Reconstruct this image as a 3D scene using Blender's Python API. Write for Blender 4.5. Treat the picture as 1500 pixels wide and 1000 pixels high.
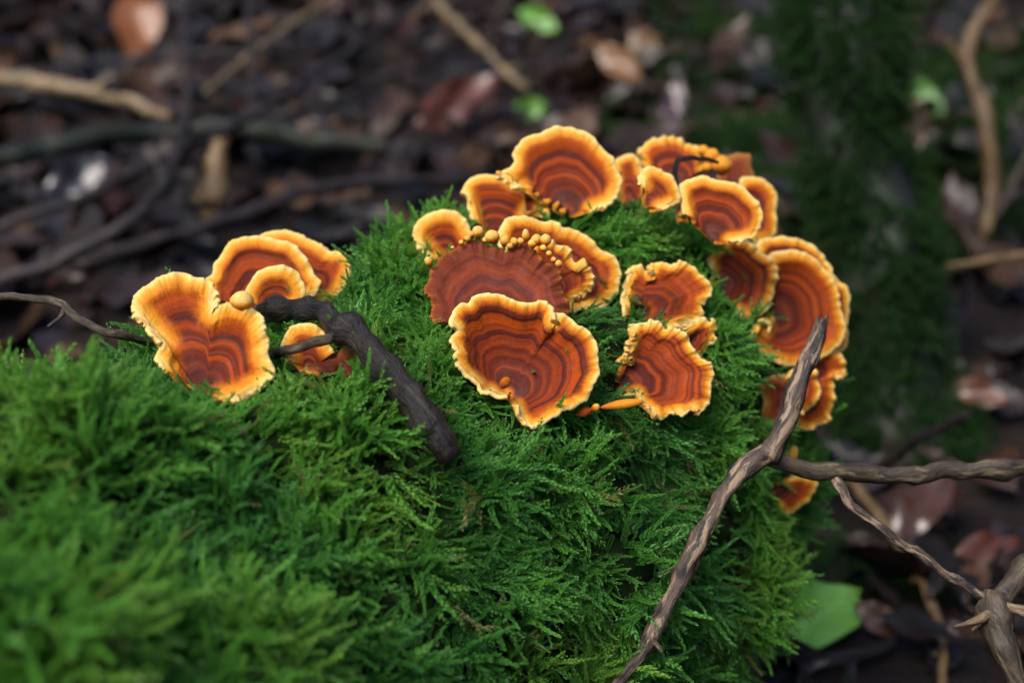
import bpy, math, random
import numpy as np
from mathutils import Vector, Matrix
from mathutils.bvhtree import BVHTree
from mathutils.kdtree import KDTree

for o in list(bpy.data.objects): bpy.data.objects.remove(o)
scn = bpy.context.scene
COL = scn.collection
R = math.radians

# ------------------------------------------------------------------ camera
PITCH, HC, LENS = R(25), .37, 50.0
FPX = 1500 * LENS / 36
FOCUS = .370
cam = bpy.data.cameras.new('camera'); camo = bpy.data.objects.new('camera', cam); COL.objects.link(camo)
camo.location = (0, 0, HC); camo.rotation_euler = (R(90) - PITCH, 0, 0)
cam.lens = LENS; cam.sensor_width = 36; cam.clip_start = .01; cam.clip_end = 200
cam.dof.use_dof = True; cam.dof.focus_distance = FOCUS; cam.dof.aperture_fstop = 8.6
cam.dof.aperture_blades = 7
scn.camera = camo
# ------------------------------------------------------------------ sky, sun, exposure
SUN_EL, SUN_AZ = R(55), R(224)      # azimuth: direction the light comes from, clockwise from +Y
wd = bpy.data.worlds.new('World'); scn.world = wd; wd.use_nodes = True
nt = wd.node_tree; nt.nodes.clear()
sky = nt.nodes.new('ShaderNodeTexSky'); sky.sky_type = 'NISHITA'; sky.sun_disc = False
sky.sun_elevation = SUN_EL; sky.sun_rotation = SUN_AZ; sky.air_density = 1.0; sky.dust_density = 2.5
bg = nt.nodes.new('ShaderNodeBackground'); bg.inputs['Strength'].default_value = .10
wo = nt.nodes.new('ShaderNodeOutputWorld')
nt.links.new(sky.outputs[0], bg.inputs[0]); nt.links.new(bg.outputs[0], wo.inputs[0])
sl = bpy.data.lights.new('sun', 'SUN'); sl.energy = 1.5; sl.angle = R(34); sl.color = (1, .95, .87)
so = bpy.data.objects.new('sun', sl); COL.objects.link(so)
so.rotation_euler = (R(90) - SUN_EL, 0, -SUN_AZ + math.pi)
so.rotation_euler = Vector((-math.sin(SUN_AZ) * math.cos(SUN_EL), -math.cos(SUN_AZ) * math.cos(SUN_EL), -math.sin(SUN_EL))).to_track_quat('-Z', 'Y').to_euler()
so.location = (0, 0, 3)
vs = scn.view_settings; vs.view_transform = 'Standard'; vs.look = 'None'; vs.gamma = 1; vs.exposure = 1.35
scn.display_settings.display_device = 'sRGB'
scn.cycles.max_bounces = 6; scn.cycles.transparent_max_bounces = 4
scn.cycles.use_adaptive_sampling = True; scn.cycles.adaptive_threshold = .02
scn.cycles.use_denoising = True

rng = np.random.default_rng(7)
random.seed(7)
cP, sP = math.cos(PITCH), math.sin(PITCH)

# ------------------------------------------------------------------ helpers
def rays(u, v):
    """unit-depth direction of photograph pixel (u, v), 1500x1000"""
    x = (np.asarray(u, float) - 750) / FPX; k = (500 - np.asarray(v, float)) / FPX
    return np.stack([x, cP + k * sP, -sP + k * cP], -1)
CAM = np.array([0, 0, HC])
def at(u, v, d): return CAM + rays(u, v) * np.asarray(d, float)[..., None]
def project(p):
    x = p[..., 0]; y = p[..., 1]; z = p[..., 2] - HC
    f = y * cP - z * sP; k = y * sP + z * cP
    return 750 + FPX * x / f, 500 - FPX * k / f, f
def ground_depth(u, v, h=0.0):
    return (h - HC) / rays(u, v)[..., 2]

def mesh_obj(name, V, Fc, mat=None, parent=None, smooth=True, attrs=None):
    me = bpy.data.meshes.new(name)
    V = np.asarray(V, np.float32)
    me.from_pydata(V.tolist(), [], Fc if isinstance(Fc, list) else Fc.tolist())
    if smooth: me.shade_smooth()
    if attrs:
        for an, (ty, data) in attrs.items():
            a = me.attributes.new(an, ty, 'POINT')
            a.data.foreach_set('vector' if ty == 'FLOAT_VECTOR' else 'value', np.asarray(data, np.float32 if ty != 'INT' else np.int32).ravel())
    if mat: me.materials.append(mat)
    o = bpy.data.objects.new(name, me); COL.objects.link(o)
    if parent: adopt(o, parent)
    return o
def adopt(o, parent):
    o.parent = parent
    o.matrix_parent_inverse = Matrix.Translation(-parent.location) if parent.rotation_euler[:] == (0, 0, 0) else parent.matrix_basis.inverted()
def empty(name, loc):
    o = bpy.data.objects.new(name, None); COL.objects.link(o); o.location = Vector([float(c) for c in loc]); o.empty_display_size = .01
    return o
def tag(o, label=None, cat=None, group=None, kind=None):
    if label: o['label'] = label
    if cat: o['category'] = cat
    if group: o['group'] = group
    if kind: o['kind'] = kind
    return o

def snoise(p, seed, octaves=3, freq=1.0):
    """cheap smooth noise: a sum of random plane waves"""
    r = np.random.default_rng(seed); p = np.asarray(p, float); out = np.zeros(p.shape[:-1]); amp = 1; tot = 0
    for o in range(octaves):
        for _ in range(5):
            k = r.normal(size=p.shape[-1]); k *= freq * r.uniform(.6, 1.5) / np.linalg.norm(k) * 2 * np.pi
            out += amp * np.sin(p @ k + r.uniform(0, 6.28))
        tot += amp * 1.6; amp *= .5; freq *= 2.1
    return out / tot
def catmull(P, n, closed=False):
    P = np.asarray(P, float)
    d = np.r_[0, np.cumsum(np.linalg.norm(np.diff(P[:, :2], axis=0), axis=1))]
    Q = np.vstack([2 * P[0] - P[1], P, 2 * P[-1] - P[-2]])
    s = np.linspace(0, d[-1], n); i = np.clip(np.searchsorted(d, s, 'right') - 1, 0, len(P) - 2)
    t = ((s - d[i]) / np.maximum(d[i + 1] - d[i], 1e-9))[:, None]
    p0, p1, p2, p3 = Q[i], Q[i + 1], Q[i + 2], Q[i + 3]
    return .5 * (2 * p1 + (p2 - p0) * t + (2 * p0 - 5 * p1 + 4 * p2 - p3) * t**2 + (3 * p1 - p0 - 3 * p2 + p3) * t**3)
def vnormals(V, Fq):
    Fq = np.asarray(Fq); n = np.cross(V[Fq[:, 2]] - V[Fq[:, 0]], V[Fq[:, 3]] - V[Fq[:, 1]])
    out = np.zeros_like(V)
    for k in range(4): np.add.at(out, Fq[:, k], n)
    return out / np.maximum(np.linalg.norm(out, axis=1, keepdims=True), 1e-12)
def grid_faces(a, b, wrap=False):
    i, j = np.meshgrid(np.arange(a - 1), np.arange(b if wrap else b - 1), indexing='ij')
    j2 = (j + 1) % b
    return np.stack([i * b + j, i * b + j2, (i + 1) * b + j2, (i + 1) * b + j], -1).reshape(-1, 4)

# ------------------------------------------------------------------ node material helper
class NT:
    def __init__(s, name):
        s.m = bpy.data.materials.new(name); s.m.use_nodes = True; s.t = s.m.node_tree; s.t.nodes.clear()
        s.out = s.n('ShaderNodeOutputMaterial')
    def n(s, ty, **kw):
        x = s.t.nodes.new(ty)
        for k, v in kw.items(): setattr(x, k, v)
        return x
    def l(s, a, b): s.t.links.new(a, b)
    def set(s, sock, v):
        if hasattr(v, 'is_output'): s.l(v, sock)
        else:
            try: sock.default_value = v
            except Exception: sock.default_value = (*v, 1)
    def math(s, op, a, b=0.0, clamp=False):
        x = s.n('ShaderNodeMath', operation=op); x.use_clamp = clamp; s.set(x.inputs[0], a); s.set(x.inputs[1], b); return x.outputs[0]
    def mix(s, f, a, b, mode='MIX'):
        x = s.n('ShaderNodeMix', data_type='RGBA', blend_type=mode); s.set(x.inputs[0], f)
        s.set(x.inputs[6], (*a, 1) if isinstance(a, tuple) else a); s.set(x.inputs[7], (*b, 1) if isinstance(b, tuple) else b); return x.outputs[2]
    def ss(s, v, lo, hi, a=0.0, b=1.0):
        x = s.n('ShaderNodeMapRange', interpolation_type='SMOOTHSTEP'); s.set(x.inputs[0], v)
        for k, q in zip((1, 2, 3, 4), (lo, hi, a, b)): s.set(x.inputs[k], q)
        return x.outputs[0]
    def noise(s, vec=None, scale=5.0, detail=4.0, rough=.55, dim='3D', w=None, dist=0.0):
        x = s.n('ShaderNodeTexNoise', noise_dimensions=dim); s.set(x.inputs['Scale'], scale); s.set(x.inputs['Detail'], detail); s.set(x.inputs['Roughness'], rough)
        s.set(x.inputs['Distortion'], dist)
        if vec is not None: s.l(vec, x.inputs['Vector'])
        if w is not None: s.set(x.inputs['W'], w)
        return x.outputs['Fac']
    def attr(s, name, ty='GEOMETRY'):
        return s.n('ShaderNodeAttribute', attribute_name=name, attribute_type=ty)
    def sep(s, v):
        x = s.n('ShaderNodeSeparateXYZ'); s.l(v, x.inputs[0]); return x.outputs
    def comb(s, a, b, c):
        x = s.n('ShaderNodeCombineXYZ')
        for i, q in enumerate((a, b, c)): s.set(x.inputs[i], q)
        return x.outputs[0]
    def bump(s, h, strength, dist):
        x = s.n('ShaderNodeBump'); s.set(x.inputs['Strength'], strength); s.set(x.inputs['Distance'], dist); s.l(h, x.inputs['Height']); return x.outputs[0]
    def bsdf(s, col, rough=.6, normal=None, **kw):
        b = s.n('ShaderNodeBsdfPrincipled'); s.set(b.inputs['Base Color'], (*col, 1) if isinstance(col, tuple) else col); s.set(b.inputs['Roughness'], rough)
        if normal is not None: s.l(normal, b.inputs['Normal'])
        for k, v in kw.items(): s.set(b.inputs[k.replace('_', ' ')], v)
        s.l(b.outputs[0], s.out.inputs[0]); return b
    def pos(s): return s.n('ShaderNodeNewGeometry').outputs['Position']
    def ramp(s, f, stops):
        x = s.n('ShaderNodeValToRGB'); cr = x.color_ramp
        while len(cr.elements) < len(stops): cr.elements.new(.5)
        for e, (p, c) in zip(cr.elements, stops): e.position = p; e.color = (*c, 1)
        s.set(x.inputs[0], f); return x.outputs[0]

# ---- fungus flesh: zones follow growth (t = 0 base .. 1 edge; ed = mm from the edge)
def mat_fungus():
    s = NT('fungus_zoned')
    a = s.sep(s.attr('cv').outputs['Vector']); b = s.sep(s.attr('cw').outputs['Vector'])
    t, ed, under = a[0], a[1], a[2]; ang, seed, old = b[0], b[1], b[2]
    P = s.pos()
    wob = s.noise(P, 85, 2, .45)
    tt = s.math('ADD', t, s.math('MULTIPLY', s.math('SUBTRACT', wob, .5), .10))
    sv = s.math('MULTIPLY', seed, 37.0)
    band = s.noise(dim='1D', w=s.math('ADD', s.math('MULTIPLY', tt, 8.0), sv), scale=1.0, detail=1.6, rough=.5)
    band2 = s.noise(dim='1D', w=s.math('ADD', s.math('MULTIPLY', tt, 13.0), s.math('ADD', sv, 9.0)), scale=1.0, detail=1.0)
    fib = s.noise(s.comb(s.math('MULTIPLY', ang, 1.0), s.math('MULTIPLY', t, 4.0), sv), 3.4, 3, .6)
    blotch = s.noise(P, 190, 4, .6)
    inner = s.ramp(tt, [(0, (.115, .040, .034)), (.20, (.135, .030, .020)), (.45, (.230, .042, .012)), (.70, (.39, .080, .009)), (.90, (.52, .125, .009)), (1, (.62, .19, .012))])
    inner = s.mix(s.ss(band, .46, .74, 0, .75), inner, (.56, .125, .008))
    inner = s.mix(s.ss(band, .54, .28, 0, .8), inner, (.105, .020, .012))
    inner = s.mix(s.math('MULTIPLY', s.ss(band2, .62, .71, 0, .6), s.ss(t, .2, .5)), inner, (.075, .016, .026))
    inner = s.mix(1.0, inner, (.60, .40, .34), 'MULTIPLY')
    inner = s.mix(s.ss(s.noise(P, 420, 3, .6), .52, .75, 0, .3), inner, (.07, .02, .014))
    inner = s.mix(s.math('MULTIPLY', s.ss(tt, .36, .05), s.ss(blotch, .40, .70, .05, .6)), inner, (.125, .075, .070))
    edw = s.math('ADD', ed, s.math('ADD', s.math('MULTIPLY', s.math('SUBTRACT', fib, .5), 1.7), s.math('MULTIPLY', s.math('SUBTRACT', blotch, .5), 1.2)))
    rim = s.ramp(s.math('DIVIDE', edw, 3.9), [(0, (.90, .70, .34)), (.09, (.87, .58, .17)), (.20, (.84, .45, .075)), (.34, (.76, .32, .025)), (.62, (.56, .16, .010)), (1, (.42, .09, .009))])
    rim_old = s.ramp(s.math('DIVIDE', edw, 3.9), [(0, (.26, .075, .014)), (.10, (.17, .034, .009)), (.5, (.12, .022, .010)), (1, (.115, .022, .010))])
    rim = s.mix(1.0, rim, (.80, .72, .56), 'MULTIPLY')
    rim = s.mix(old, rim, rim_old)
    inner = s.mix(s.math('MULTIPLY', old, .55), inner, (.115, .026, .018))
    col = s.mix(s.ss(edw, 1.7, 3.7), rim, inner)
    und = s.mix(s.ss(ed, 0, 3), (.78, .42, .07), (.55, .21, .02))
    und = s.mix(s.ss(blotch, .4, .7, 0, .4), und, (.3, .10, .015))
    col = s.mix(under, col, und)
    spk = s.ss(s.noise(P, 900, 2, .5), .68, .76, 0, .5)
    col = s.mix(s.math('MULTIPLY', spk, s.ss(ed, 1, 5)), col, (.05, .02, .015))
    h = s.math('ADD', s.math('MULTIPLY', fib, .28), s.math('ADD', s.math('MULTIPLY', band, .9), s.math('MULTIPLY', s.noise(P, 1500, 3, .6), .55)))
    h = s.math('ADD', h, s.math('MULTIPLY', band2, .35))
    rg = s.ss(s.noise(P, 250, 3), .3, .7, .5, .78)
    s.bsdf(col, rg, s.bump(h, .75, .00055), Sheen_Weight=.07, Sheen_Roughness=.5, Sheen_Tint=(1, .75, .45, 1), Specular_IOR_Level=.14,
           Subsurface_Weight=.0)
    return s.m
FUNGUS = mat_fungus()

def mat_moss(name, dark=1.0, tip=(.170, .430, .066), deep=(.042, .165, .022)):
    s = NT(name)
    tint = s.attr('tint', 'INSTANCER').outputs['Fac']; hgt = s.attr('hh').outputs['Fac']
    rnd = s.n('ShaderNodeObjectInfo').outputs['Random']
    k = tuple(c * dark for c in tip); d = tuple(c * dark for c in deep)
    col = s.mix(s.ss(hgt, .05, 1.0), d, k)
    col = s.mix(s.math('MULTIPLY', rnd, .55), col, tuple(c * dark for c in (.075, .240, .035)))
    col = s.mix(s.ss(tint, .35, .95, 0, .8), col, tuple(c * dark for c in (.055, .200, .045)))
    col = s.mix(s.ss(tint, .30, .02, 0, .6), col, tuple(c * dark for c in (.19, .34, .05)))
    col = s.mix(s.ss(rnd, .965, .985, 0, .8), col, tuple(c * dark for c in (.20, .16, .06)))
    p = s.n('ShaderNodeBsdfPrincipled'); s.l(col, p.inputs['Base Color']); p.inputs['Roughness'].default_value = .42; p.inputs['Specular IOR Level'].default_value = .35
    tr = s.n('ShaderNodeBsdfTranslucent'); c2 = s.mix(.5, col, tuple(c * dark for c in (.20, .50, .06))); s.l(c2, tr.inputs[0])
    mx = s.n('ShaderNodeMixShader'); mx.inputs[0].default_value = .45; s.l(p.outputs[0], mx.inputs[1]); s.l(tr.outputs[0], mx.inputs[2]); s.l(mx.outputs[0], s.out.inputs[0])
    return s.m
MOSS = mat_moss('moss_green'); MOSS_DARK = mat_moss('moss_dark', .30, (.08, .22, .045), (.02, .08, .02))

def mat_wood(name, a, b, c=None, scale=90, rough=.55, lo=.42, hi=.6, bumpd=.0008, coat=0.0, along=True, c0=.56, spec=.4):
    s = NT(name); P = s.pos()
    if along:
        tv = s.sep(s.attr('tv').outputs['Vector'])
        Q = s.comb(s.math('MULTIPLY', tv[0], .22), tv[1], tv[2]); n1 = s.noise(Q, 1.1, 5, .65, dist=.5); n2 = s.noise(s.comb(s.math('MULTIPLY', tv[0], .3), tv[1], tv[2]), 6, 4, .65)
        n3 = s.noise(s.comb(s.math('MULTIPLY', tv[0], .16), tv[1], tv[2]), 1.3, 4, .62, dist=.5)
    else:
        n1 = s.noise(P, scale, 5, .62, dist=.6); n2 = s.noise(P, scale * 6, 4, .6); n3 = s.noise(P, scale * 1.7, 4, .65)
    col = s.mix(s.ss(n1, lo, hi), a, b)
    if c: col = s.mix(s.ss(n3, c0, c0 + .07), col, c)
    col = s.mix(s.ss(n2, .5, .72, 0, .55), col, tuple(x * .35 for x in a))
    col = s.mix(s.ss(s.noise(P, 1400, 2, .5), .66, .72, 0, .4), col, tuple(min(.3, x * 2.2 + .02) for x in b))
    s.bsdf(col, rough, s.bump(s.math('ADD', n1, s.math('MULTIPLY', n2, .5)), .8, bumpd), Coat_Weight=coat, Coat_Roughness=.25, Specular_IOR_Level=spec)
    return s.m
BARK_DARK = mat_wood('bark_dark_wet', (.006, .0045, .004), (.016, .011, .009), (.035, .026, .022), 160, .5, bumpd=.0018, spec=.35)
BARK_MOTTLED = mat_wood('bark_mottled', (.016, .012, .012), (.085, .056, .040), (.27, .19, .12), 130, .5, .42, .58, c0=.53)
BARK_GREY = mat_wood('bark_grey_brown', (.010, .008, .009), (.028, .019, .018), (.05, .037, .033), 70, .5, spec=.3)
BARK_OLIVE = mat_wood('bark_olive', (.030, .021, .015), (.075, .055, .034), (.15, .115, .07), 110, .5)
STRAW = mat_wood('straw_tan', (.14, .095, .052), (.26, .19, .105), (.07, .045, .022), 40, .5)
TAN_STEM = mat_wood('tan_stem', (.10, .058, .022), (.18, .115, .050), (.05, .028, .012), 50, .5)
MOSSY_BARK = mat_wood('mossy_bark', (.006, .007, .005), (.010, .016, .007), (.014, .028, .010), 60, .6)
LOGWOOD = mat_wood('rotten_wood', (.014, .020, .008), (.022, .040, .010), (.014, .045, .008), 70, .9, along=False, spec=.08)

# ------------------------------------------------------------------ the log
TH = .7336
AX = np.array([math.sin(TH), math.cos(TH)]); NX = np.array([AX[1], -AX[0]]); C1 = np.array([.0376, .4396])
ST = np.array([[-.62, .08, .18, .0893, .0987], [-.38, .055, .168, .095, .105], [-.26, .022, .135, .09, .105], [-.18, .003, .1115, .083, .1025],
               [-.12, .0045, .1125, .079, .101], [-.06, .0049, .1162, .0758, .1024], [0, .0037, .1101, .0677, .1087], [.06, -.0033, .1019, .0618, .1093]])
def build_log(nu=240, nv=160):
    s = np.linspace(ST[0, 0], ST[-1, 0], nu)
    k = np.ones(19) / 19
    off, cz, ru, rz = [np.convolve(np.pad(np.interp(s, ST[:, 0], ST[:, q]), 9, mode='edge'), k, 'valid') for q in range(1, 5)]
    ru = ru - .004; rz = rz - .005
    L = .085; e = np.clip((s - (ST[-1, 0] - L)) / L, 0, 1); tap = np.sqrt(np.maximum(1 - e**2.4, 0)) + 1e-3
    ph = np.linspace(0, 2 * np.pi, nv, endpoint=False)
    under = np.where((np.sin(ph) < 0) & (np.cos(ph) > 0), 1 - .45 * np.abs(np.sin(ph)), 1)
    XY = C1 + s[:, None, None] * AX + (off[:, None] + (ru * tap)[:, None] * np.cos(ph) * under)[..., None] * NX
    Z = cz[:, None] + (rz * tap)[:, None] * np.sin(ph)
    V = np.concatenate([XY, Z[..., None]], -1).reshape(-1, 3)
    Fq = grid_faces(nu, nv, True)
    n = vnormals(V, Fq)
    if (n[nu // 2 * nv + nv // 4, 2]) < 0: n = -n; Fq = Fq[:, ::-1]
    V = V + n * (.0030 * snoise(V, 3, 3, 14.0) + .0022 * snoise(V, 5, 2, 45.0))[:, None]
    return V, Fq
LV, LF = build_log()
LOGBVH = BVHTree.FromPolygons([tuple(v) for v in LV], [tuple(map(int, f)) for f in LF])
CAMV = Vector(CAM)
MOSS_H = .0045
def log_depth(u, v, miss=None):
    d = Vector(rays(u, v)); h = LOGBVH.ray_cast(CAMV, d.normalized())
    if h[0] is None: return miss
    return h[3] / d.length - MOSS_H
log_thing = empty('mossy_log', (C1[0], C1[1], 0))
tag(log_thing, 'rotting log thickly covered in bright green moss, carrying the bracket fungi', 'log')
mesh_obj('wood', LV, LF, LOGWOOD, log_thing)

# ------------------------------------------------------------------ ground
def gz(x, y):
    p = np.stack([np.asarray(x, float), np.asarray(y, float)], -1)
    return .012 * snoise(p, 21, 3, 2.2) - .006
xs = np.concatenate([[-60, -20, -8, -4], np.linspace(-2, 2, 130), [4, 8, 20, 60]]); ys = np.concatenate([[-60, -20, -8, -3], np.linspace(-1, 3.4, 140), [5, 9, 20, 60]])
GX, GY = np.meshgrid(xs, ys, indexing='ij')
def mat_soil():
    s = NT('wet_soil'); P = s.pos()
    n1 = s.noise(P, 28, 6, .65); n2 = s.noise(P, 160, 5, .6)
    col = s.ramp(n1, [(.25, (.005, .004, .004)), (.5, (.011, .007, .006)), (.7, (.022, .013, .010)), (.85, (.012, .010, .011))])
    s.bsdf(col, s.ss(n2, .3, .7, .45, .85), s.bump(s.math('ADD', n1, n2), 1.0, .006), Specular_IOR_Level=.2)
    return s.m
g = mesh_obj('ground', np.stack([GX, GY, gz(GX, GY)], -1).reshape(-1, 3), grid_faces(len(xs), len(ys))[:, ::-1], mat_soil())
tag(g, 'dark wet forest soil', None, None, 'structure')

# ------------------------------------------------------------------ bracket fungi
CAPPTS = []       # (u, v, depth, t) of cap surfaces, so that moss does not grow through them
def make_cap(label, outline, base, lean=.25, side=0.0, bowl=.18, frill=1.3, old=0.0, rw=1.0, lift=.0, rip=.5, thick=1.0, dbase=None, name='bracket_fungus', parent=None, ridge=1.0, d_off=0.0):
    seed = len(CAPPTS) + 11; r = np.random.default_rng(seed * 7 + 1)
    O = np.array(outline, float); B = np.array(base, float)
    arc = np.linalg.norm(np.diff(O, axis=0), axis=1).sum()
    n = int(np.clip(arc / 1.9, 60, 260)); nr = int(np.clip(np.linalg.norm(O - B, axis=1).max() / 4.5, 12, 30))
    C = catmull(O, n); s_arc = np.linspace(0, arc, n)
    tg = np.gradient(C, axis=0); tg /= np.maximum(np.linalg.norm(tg, axis=1, keepdims=True), 1e-6)
    nn = np.stack([tg[:, 1], -tg[:, 0]], -1)
    nn *= np.sign(((C - B) * nn).sum(1).mean() or 1)
    q = (s_arc / 16.0)[:, None]
    w = snoise(q, seed, 3, .55)
    sc = np.abs(np.sin(s_arc / r.uniform(7.5, 10.5) + 1.6 * snoise(q, seed + 3, 2, .2)))      # scalloped edge
    CS = C.copy(); C0 = C - nn * 2.4 * thick
    for _ in range(int(n * .35)): CS[1:-1] = (CS[:-2] + CS[2:] + 2 * CS[1:-1]) / 4
    scm = np.clip(.5 + 1.2 * snoise(q, seed + 4, 2, .16), 0, 1)
    C = C + nn * (frill * (.7 * w + .8 * scm * (sc - .6)) - 2.4 * thick)[:, None]
    CS = CS - nn * 2.4 * thick
    t = np.linspace(0, 1, nr) ** .85; t[0] = 0.02
    mxw = (t ** 7)[:, None, None]
    mx1 = (t ** 1.6)[:, None, None]
    G = B + (C[None] * mxw + C0[None] * (mx1 - mxw) + CS[None] * (1 - mx1) - B) * t[:, None, None]
    d0 = dbase if dbase else log_depth(B[0], B[1])
    if d0 is None: d0 = .42
    d0 += d_off
    ps = d0 / FPX
    rad = np.linalg.norm(C - B, axis=1)
    RR = np.median(rad)
    D = d0 + .005 + ps * (lean * (B[1] - G[..., 1]) + side * (G[..., 0] - B[0])) - ps * bowl * RR * (t[:, None] ** 2) - lift * t[:, None]
    # deep pocket at the base, then the blade swings out
    D += -.004 * np.sin(np.pi * np.minimum(t * 1.1, 1))[:, None] * 0
    # keep the blade clear of the log below it
    for i in range(nr):
        if t[i] < .22: continue
        for j in range(n):
            ld = log_depth(G[i, j, 0], G[i, j, 1])
            if ld is not None: D[i, j] = min(D[i, j], ld - .001 - .003 * t[i])
    for _ in range(10):
        E = D.copy(); E[1:-1] = (D[:-2] + D[2:] + 2 * D[1:-1]) / 4; E[:, 1:-1] = (E[:, :-2] + E[:, 2:] + 2 * E[:, 1:-1]) / 4
        E[-1] = (2 * D[-1] + D[-2]) / 3; D = E
    top = at(G[..., 0], G[..., 1], D)
    Fq = grid_faces(nr, n); N0 = vnormals(top.reshape(-1, 3), Fq).reshape(nr, n, 3)
    flip = ((N0 * (CAM - top)).sum(-1).mean() < 0)
    if flip: N0 = -N0
    # relief: growth ridges, edge ripples, rolled margin
    ph = r.uniform(0, 6.28, 4); lr = np.clip(rad / (RR * .8), .12, 1)[None]
    tw = t[:, None] + .025 * snoise(np.stack([np.broadcast_to(s_arc / 40, (nr, n)), np.broadcast_to(t[:, None] * 2, (nr, n))], -1), seed + 5, 2, .6)
    rid = (np.sin(tw * 34 + ph[0]) + .7 * np.sin(tw * 57 + ph[1]) + .5 * np.sin(tw * 17 + ph[2])) * .00005 * np.clip(t[:, None] * 2, 0, 1) * ridge * lr
    rp = (snoise(q, seed + 9, 2, .35) + .6 * snoise(q, seed + 10, 2, .9))[None] * (t[:, None] ** 9) * .00055 * rip * lr
    dl = (rad[None] * (1 - t[:, None])) * ps      # metres from edge along the ray from base
    roll = -.0008 * np.clip(1 - dl / .0035, 0, 1) ** 2 + .0005 * np.exp(-((dl - .003) / .0016) ** 2)
    roll = roll * lr
    top = top + N0 * (rid + rp + roll)[..., None]
    N0 = vnormals(top.reshape(-1, 3), Fq).reshape(nr, n, 3) * (-1 if flip else 1)
    he = .0012 * thick
    h = (he * (1 + .5 * (1 - t)))[:, None, None]
    bot = top - N0 * h
    et = np.gradient(top[-1], axis=0); et /= np.linalg.norm(et, axis=1, keepdims=True)
    od = np.cross(et, N0[-1]); od *= np.sign((od * (top[-1] - top[-3])).sum(1))[:, None]; 
    cen = top[-1] - N0[-1] * he / 2
    rolls = [cen + od * (he / 2 * 1.1 * math.sin(f)) + N0[-1] * (he / 2 * math.cos(f)) for f in np.linspace(0, math.pi, 7)[1:-1]]
    rows = list(top) + rolls + list(bot[::-1])
    A = np.array(rows); m = len(rows)
    FQ = grid_faces(m, n)
    # side caps
    sides = []
    for j in (0, n - 1):
        for i in range(nr - 1):
            qd = [i * n + j, (i + 1) * n + j, (m - 2 - i) * n + j, (m - 1 - i) * n + j]
            sides.append(qd if j == 0 else qd[::-1])
    FQ = np.vstack([FQ, np.array(sides)])
    if flip: FQ = FQ[:, ::-1]
    V = A.reshape(-1, 3); NV = vnormals(V, FQ)
    if (NV[:nr * n] * N0.reshape(-1, 3)).sum() < 0: FQ = FQ[:, ::-1]; NV = -NV
    # attributes
    GP = G.reshape(-1, 2); ed = np.min(np.linalg.norm(GP[:, None, :] - C[None], axis=2), axis=1).reshape(nr, n) * ps * 1000 / rw
    tv = np.concatenate([np.broadcast_to(t[:, None], (nr, n)), np.ones((5, n)), np.broadcast_to(t[::-1, None], (nr, n))])
    ev = np.concatenate([ed, np.zeros((5, n)), ed[::-1]])
    uv_ = np.concatenate([np.zeros((nr + 3, n)), np.full((1, n), .5), np.ones((1 + nr, n))])
    cv = np.stack([tv, ev, uv_], -1).reshape(-1, 3)
    angv = np.broadcast_to((s_arc * ps * 1000)[None], (m, n))
    cw = np.stack([angv, np.full((m, n), r.uniform()), np.full((m, n), old)], -1).reshape(-1, 3)
    th = empty(name, at(B[0], B[1], d0)) if parent is None else parent
    if parent is None: tag(th, label, 'fungus', 'orange bracket fungi on the mossy log')
    fe = cv[FQ][:, :, 1].mean(1)
    is_m = fe < 2.6
    for nm, mk in (('cap', ~is_m), ('margin', is_m)):
        if not mk.any(): continue
        f = FQ[mk]; ids, inv = np.unique(f, return_inverse=True)
        o = mesh_obj(nm, V[ids], inv.reshape(f.shape), FUNGUS, th, True, {'cv': ('FLOAT_VECTOR', cv[ids]), 'cw': ('FLOAT_VECTOR', cw[ids])})
        o.data.normals_split_custom_set_from_vertices(NV[ids].tolist())
    CAPPTS.append(np.column_stack([GP, D.ravel(), np.broadcast_to(t[:, None], (nr, n)).ravel()]))
    th['_d'] = d0
    th['_edge'] = 0
    return th, (C, D[-1])

def bud(th, u, v, rpx, d, stretch=1.25, name='bud', e0=.4, e1=4.0, old=0.0, tilt=0.0):
    """small rounded knob at pixel (u, v) and depth d, growing on the edge of a cap"""
    rr = rpx * d / FPX; a, b = 14, 18; c = at(u, v, d); seed = int(u * 13 + v)
    th_ = np.linspace(0.02, math.pi - .02, a)[:, None]; ph = np.linspace(0, 2 * math.pi, b, endpoint=False)[None]
    X = np.sin(th_) * np.cos(ph); Y = np.sin(th_) * np.sin(ph); Z = np.broadcast_to(np.cos(th_), X.shape)
    p = np.stack([X, Y * .85, Z], -1)
    p = p * (1 + .07 * snoise(p * .5, seed, 2, .8))[..., None]
    zz = p[..., 2]; p = p * np.stack([np.where(zz < 0, 1 + zz * .35, 1), np.where(zz < 0, 1 + zz * .35, 1), np.full_like(zz, stretch)], -1)
    ca, sa = math.cos(tilt), math.sin(tilt)
    p = np.stack([p[..., 0] * ca + p[..., 2] * sa, p[..., 1], -p[..., 0] * sa + p[..., 2] * ca], -1)
    V = (c + p * rr).reshape(-1, 3)
    e = e0 + (e1 - e0) * np.clip((.35 - zz) / 1.3, 0, 1)
    cv = np.stack([np.full_like(zz, .95), e, np.zeros_like(zz)], -1).reshape(-1, 3)
    cw = np.stack([np.broadcast_to(ph, zz.shape) * rr * 1000, np.full_like(zz, .3), np.full_like(zz, old)], -1).reshape(-1, 3)
    f = grid_faces(a, b, True)
    o = mesh_obj(name, V, f, FUNGUS, th, True, {'cv': ('FLOAT_VECTOR', cv), 'cw': ('FLOAT_VECTOR', cw)})
    return o

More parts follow.
